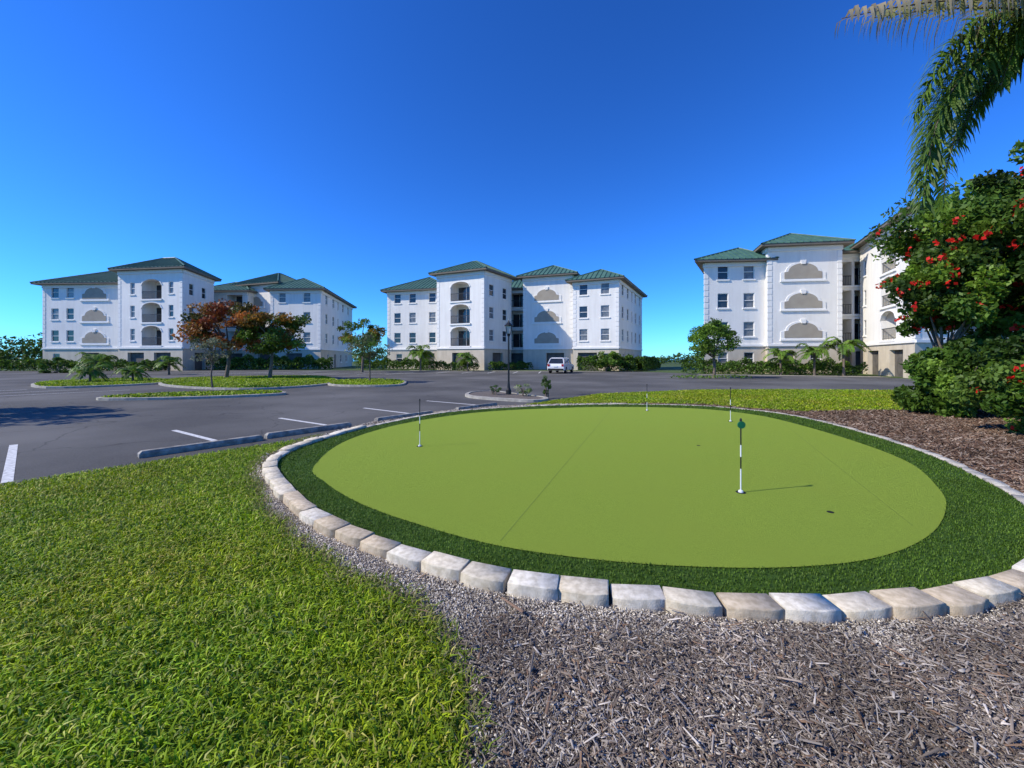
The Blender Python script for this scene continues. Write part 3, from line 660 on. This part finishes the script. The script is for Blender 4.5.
frond(parts,st,C0,(8.1,6.3,7.5),(5.7,6.2,7.0),70,1.0,.040,[(.26,.26,.09),(.34,.30,.15)],3.4,.25,.028)
for i in range(7):
    az=-1.7+i*.5; d=np.array([math.cos(az),math.sin(az),0])
    frond(parts,st,C0,C0+d*1.6+np.array([0,0,1.6+.4*(i%3)]),C0+d*3.2+np.array([0,0,-1.2+.7*(i%3)]),90,.5,.03,PGs,.6,.6,.035,plume=1.0)
v,f,c=merge(parts); mesh_np('fronds',v,f,M['leaf'],c,e)
V,F=st; tube(V,F,[(10.1,6.8,-.05),(10.1,6.8,.4),(10.05,6.8,4),tuple(C0)],[.24,.17,.14,.11],12); pymesh('trunk',V,F,M['bark'],e,True)
# ------------------------------------------------------------------ golf pins
def pin(x,y,h,flag):
    e=empty('putting_green_flag',(x,y,ZT)); b=Builder()
    n=6
    for i in range(n):
        V=[];F=[];z0=h*i/n;z1=h*(i+1)/n
        tube(V,F,[(0,0,z0),(0,0,z1)],[.0075,.0075],10); b.add('pole_white' if i in (0,1,3) else 'pole_black',V,F)
    V=[];F=[];tube(V,F,[(0,0,h),(0,0,h+.02),(0,0,h+.035)],[.013,.013,.006],10); b.add('pole_black',V,F)
    V=[];F=[]
    tube(V,F,[(0,0,.0005),(0,0,.003)],[.054,.054],24); b.add('cup',V,F)
    V=[];F=[];tube(V,F,[(0,0,.003),(0,0,.02),(0,0,.03)],[.028,.026,.01],16); b.add('pole_white',V,F)
    if flag:
        k=22;V=[];
        for o in (-.006,.006):
            for j in range(k): a=2*math.pi*j/k; V.append((.0+.045*math.cos(a),o-.012,h-.04+.042*math.sin(a)))
        b.add('flag',V,[list(range(k))[::-1],[k+j for j in range(k)]]+[[j,(j+1)%k,k+(j+1)%k,k+j] for j in range(k)])
    b.build(e,dict(pole_white=M['polew'],pole_black=M['metalblk'],cup=M['hole'],flag=M['flag']))
pin(2.64,4.50,.82,True);pin(-1.62,6.85,.80,False);pin(3.98,11.5,.75,False);pin(5.35,9.55,.80,False)
V=[];F=[]
for x,y in ((3.2,3.92),(3.3,6.9)): tube(V,F,[(x,y,ZT+.001),(x,y,ZT+.004)],[.03,.03],24)
pymesh('golf_cup',V,F,M['hole'])
# ------------------------------------------------------------------ street lamp
def lamp(x,y,H=3.2):
    e=empty('street_lamp',(x,y,0)); V=[];F=[]
    tube(V,F,[(0,0,0),(0,0,.25),(0,0,.35),(0,0,.6),(0,0,H-.5),(0,0,H-.42),(0,0,H-.38)],[.12,.11,.065,.04,.035,.075,.04],12)
    pymesh('post',V,F,M['metalblk'],e)
    s=lambda r,z:[(r,r,z),(-r,r,z),(-r,-r,z),(r,-r,z)]
    V=s(.08,H-.38)+s(.12,H-.06); pymesh('lantern_glass',V,[[3,2,1,0],[4,5,6,7]]+[[i,(i+1)%4,4+(i+1)%4,4+i] for i in range(4)],M['lampglass'],e)
    V=[];F=[]
    tube(V,F,[(0,0,H-.06),(0,0,H-.02),(0,0,H+.1),(0,0,H+.18)],[.18,.18,.05,.015],8)
    for sx,sy in ((1,1),(1,-1),(-1,1),(-1,-1)): tube(V,F,[(.082*sx,.082*sy,H-.38),(.122*sx,.122*sy,H-.05)],[.016,.016],5)
    pymesh('lantern_frame',V,F,M['metalblk'],e)
lamp(-.14,16.4,3.0)
# ------------------------------------------------------------------ car
def car(x,y,yaw):
    e=empty('parked_car',(x,y,0)); e.rotation_euler=(0,0,yaw); b=Builder()
    prof=[(-2.2,.32),(2.15,.32),(2.25,.55),(2.15,.82),(1.2,.98),(-2.15,1.02),(-2.27,.75),(-2.25,.45)]
    def ext(key,prof,w0,w1):
        k=len(prof);V=[(px,-w0,z) for px,z in prof]+[(px,w1,z) for px,z in prof]
        b.add(key,V,[list(range(k)),[k+i for i in range(k)][::-1]]+[[(i+1)%k,i,k+i,k+(i+1)%k] for i in range(k)])
    ext('body',prof,.9,.9)
    lo=[(-2.1,-.84,1.02),(1.1,-.84,1.0),(1.1,.84,1.0),(-2.1,.84,1.02)]; hi=[(-1.75,-.66,1.55),(.35,-.66,1.57),(.35,.66,1.57),(-1.75,.66,1.55)]
    b.add('windows',lo+hi,[[4,5,6,7]]+[[i,(i+1)%4,4+(i+1)%4,4+i] for i in range(4)])
    b.box('roof',[(-1.85,-.68,1.55),(.38,-.68,1.56),(.38,.68,1.56),(-1.85,.68,1.55),(-1.7,-.6,1.64),(.2,-.6,1.64),(.2,.6,1.64),(-1.7,.6,1.64)])
    V=[];F=[]
    for sgn in (-1,1):
        for a,c in (((-2.1,1.02),(-1.75,1.56)),((-1.1,1.01),(-.95,1.57)),((-.1,1.0),(-.05,1.57)),((1.1,1.0),(.35,1.57))):
            tube(V,F,[(a[0],sgn*.845,a[1]),(c[0],sgn*.665,c[1])],[.045,.045],6)
    b.add('pillars',V,F)
    for wx in (-1.35,1.4):
        for sgn in (-1,1):
            V=[];F=[];tube(V,F,[(wx,sgn*.70,.34),(wx,sgn*.72,.34),(wx,sgn*.92,.34),(wx,sgn*.925,.34)],[.30,.34,.34,.30],20);F.append(list(range(20)))
            b.add('tyres',V,F)
            V=[];F=[];tube(V,F,[(wx,sgn*.91,.34),(wx,sgn*.935,.34)],[.2,.19],14);b.add('rims',V,F)
    for sgn in (-1,1):
        b.box('tail_lights',boxpts(-2.27,sgn*.74,0,-.03,.06,-.11,.11,.75,.98))
    b.box('bumper',boxpts(-2.28,0,0,-.05,.05,-.8,.8,.36,.52)); b.box('plate',boxpts(-2.285,0,0,-.02,.02,-.2,.2,.66,.8))
    b.build(e,dict(body=M['carp'],windows=M['glass'],roof=M['carp'],pillars=M['carp'],tyres=M['rubber'],rims=M['chrome'],tail_lights=M['redl'],bumper=M['rubber'],plate=M['polew']))
    for ch in e.children:
        if ch.name.startswith(('body','roof')):
            bm_=ch.modifiers.new('bevel','BEVEL'); bm_.width=.06; bm_.segments=3
car(5.3,42.0,math.radians(68))
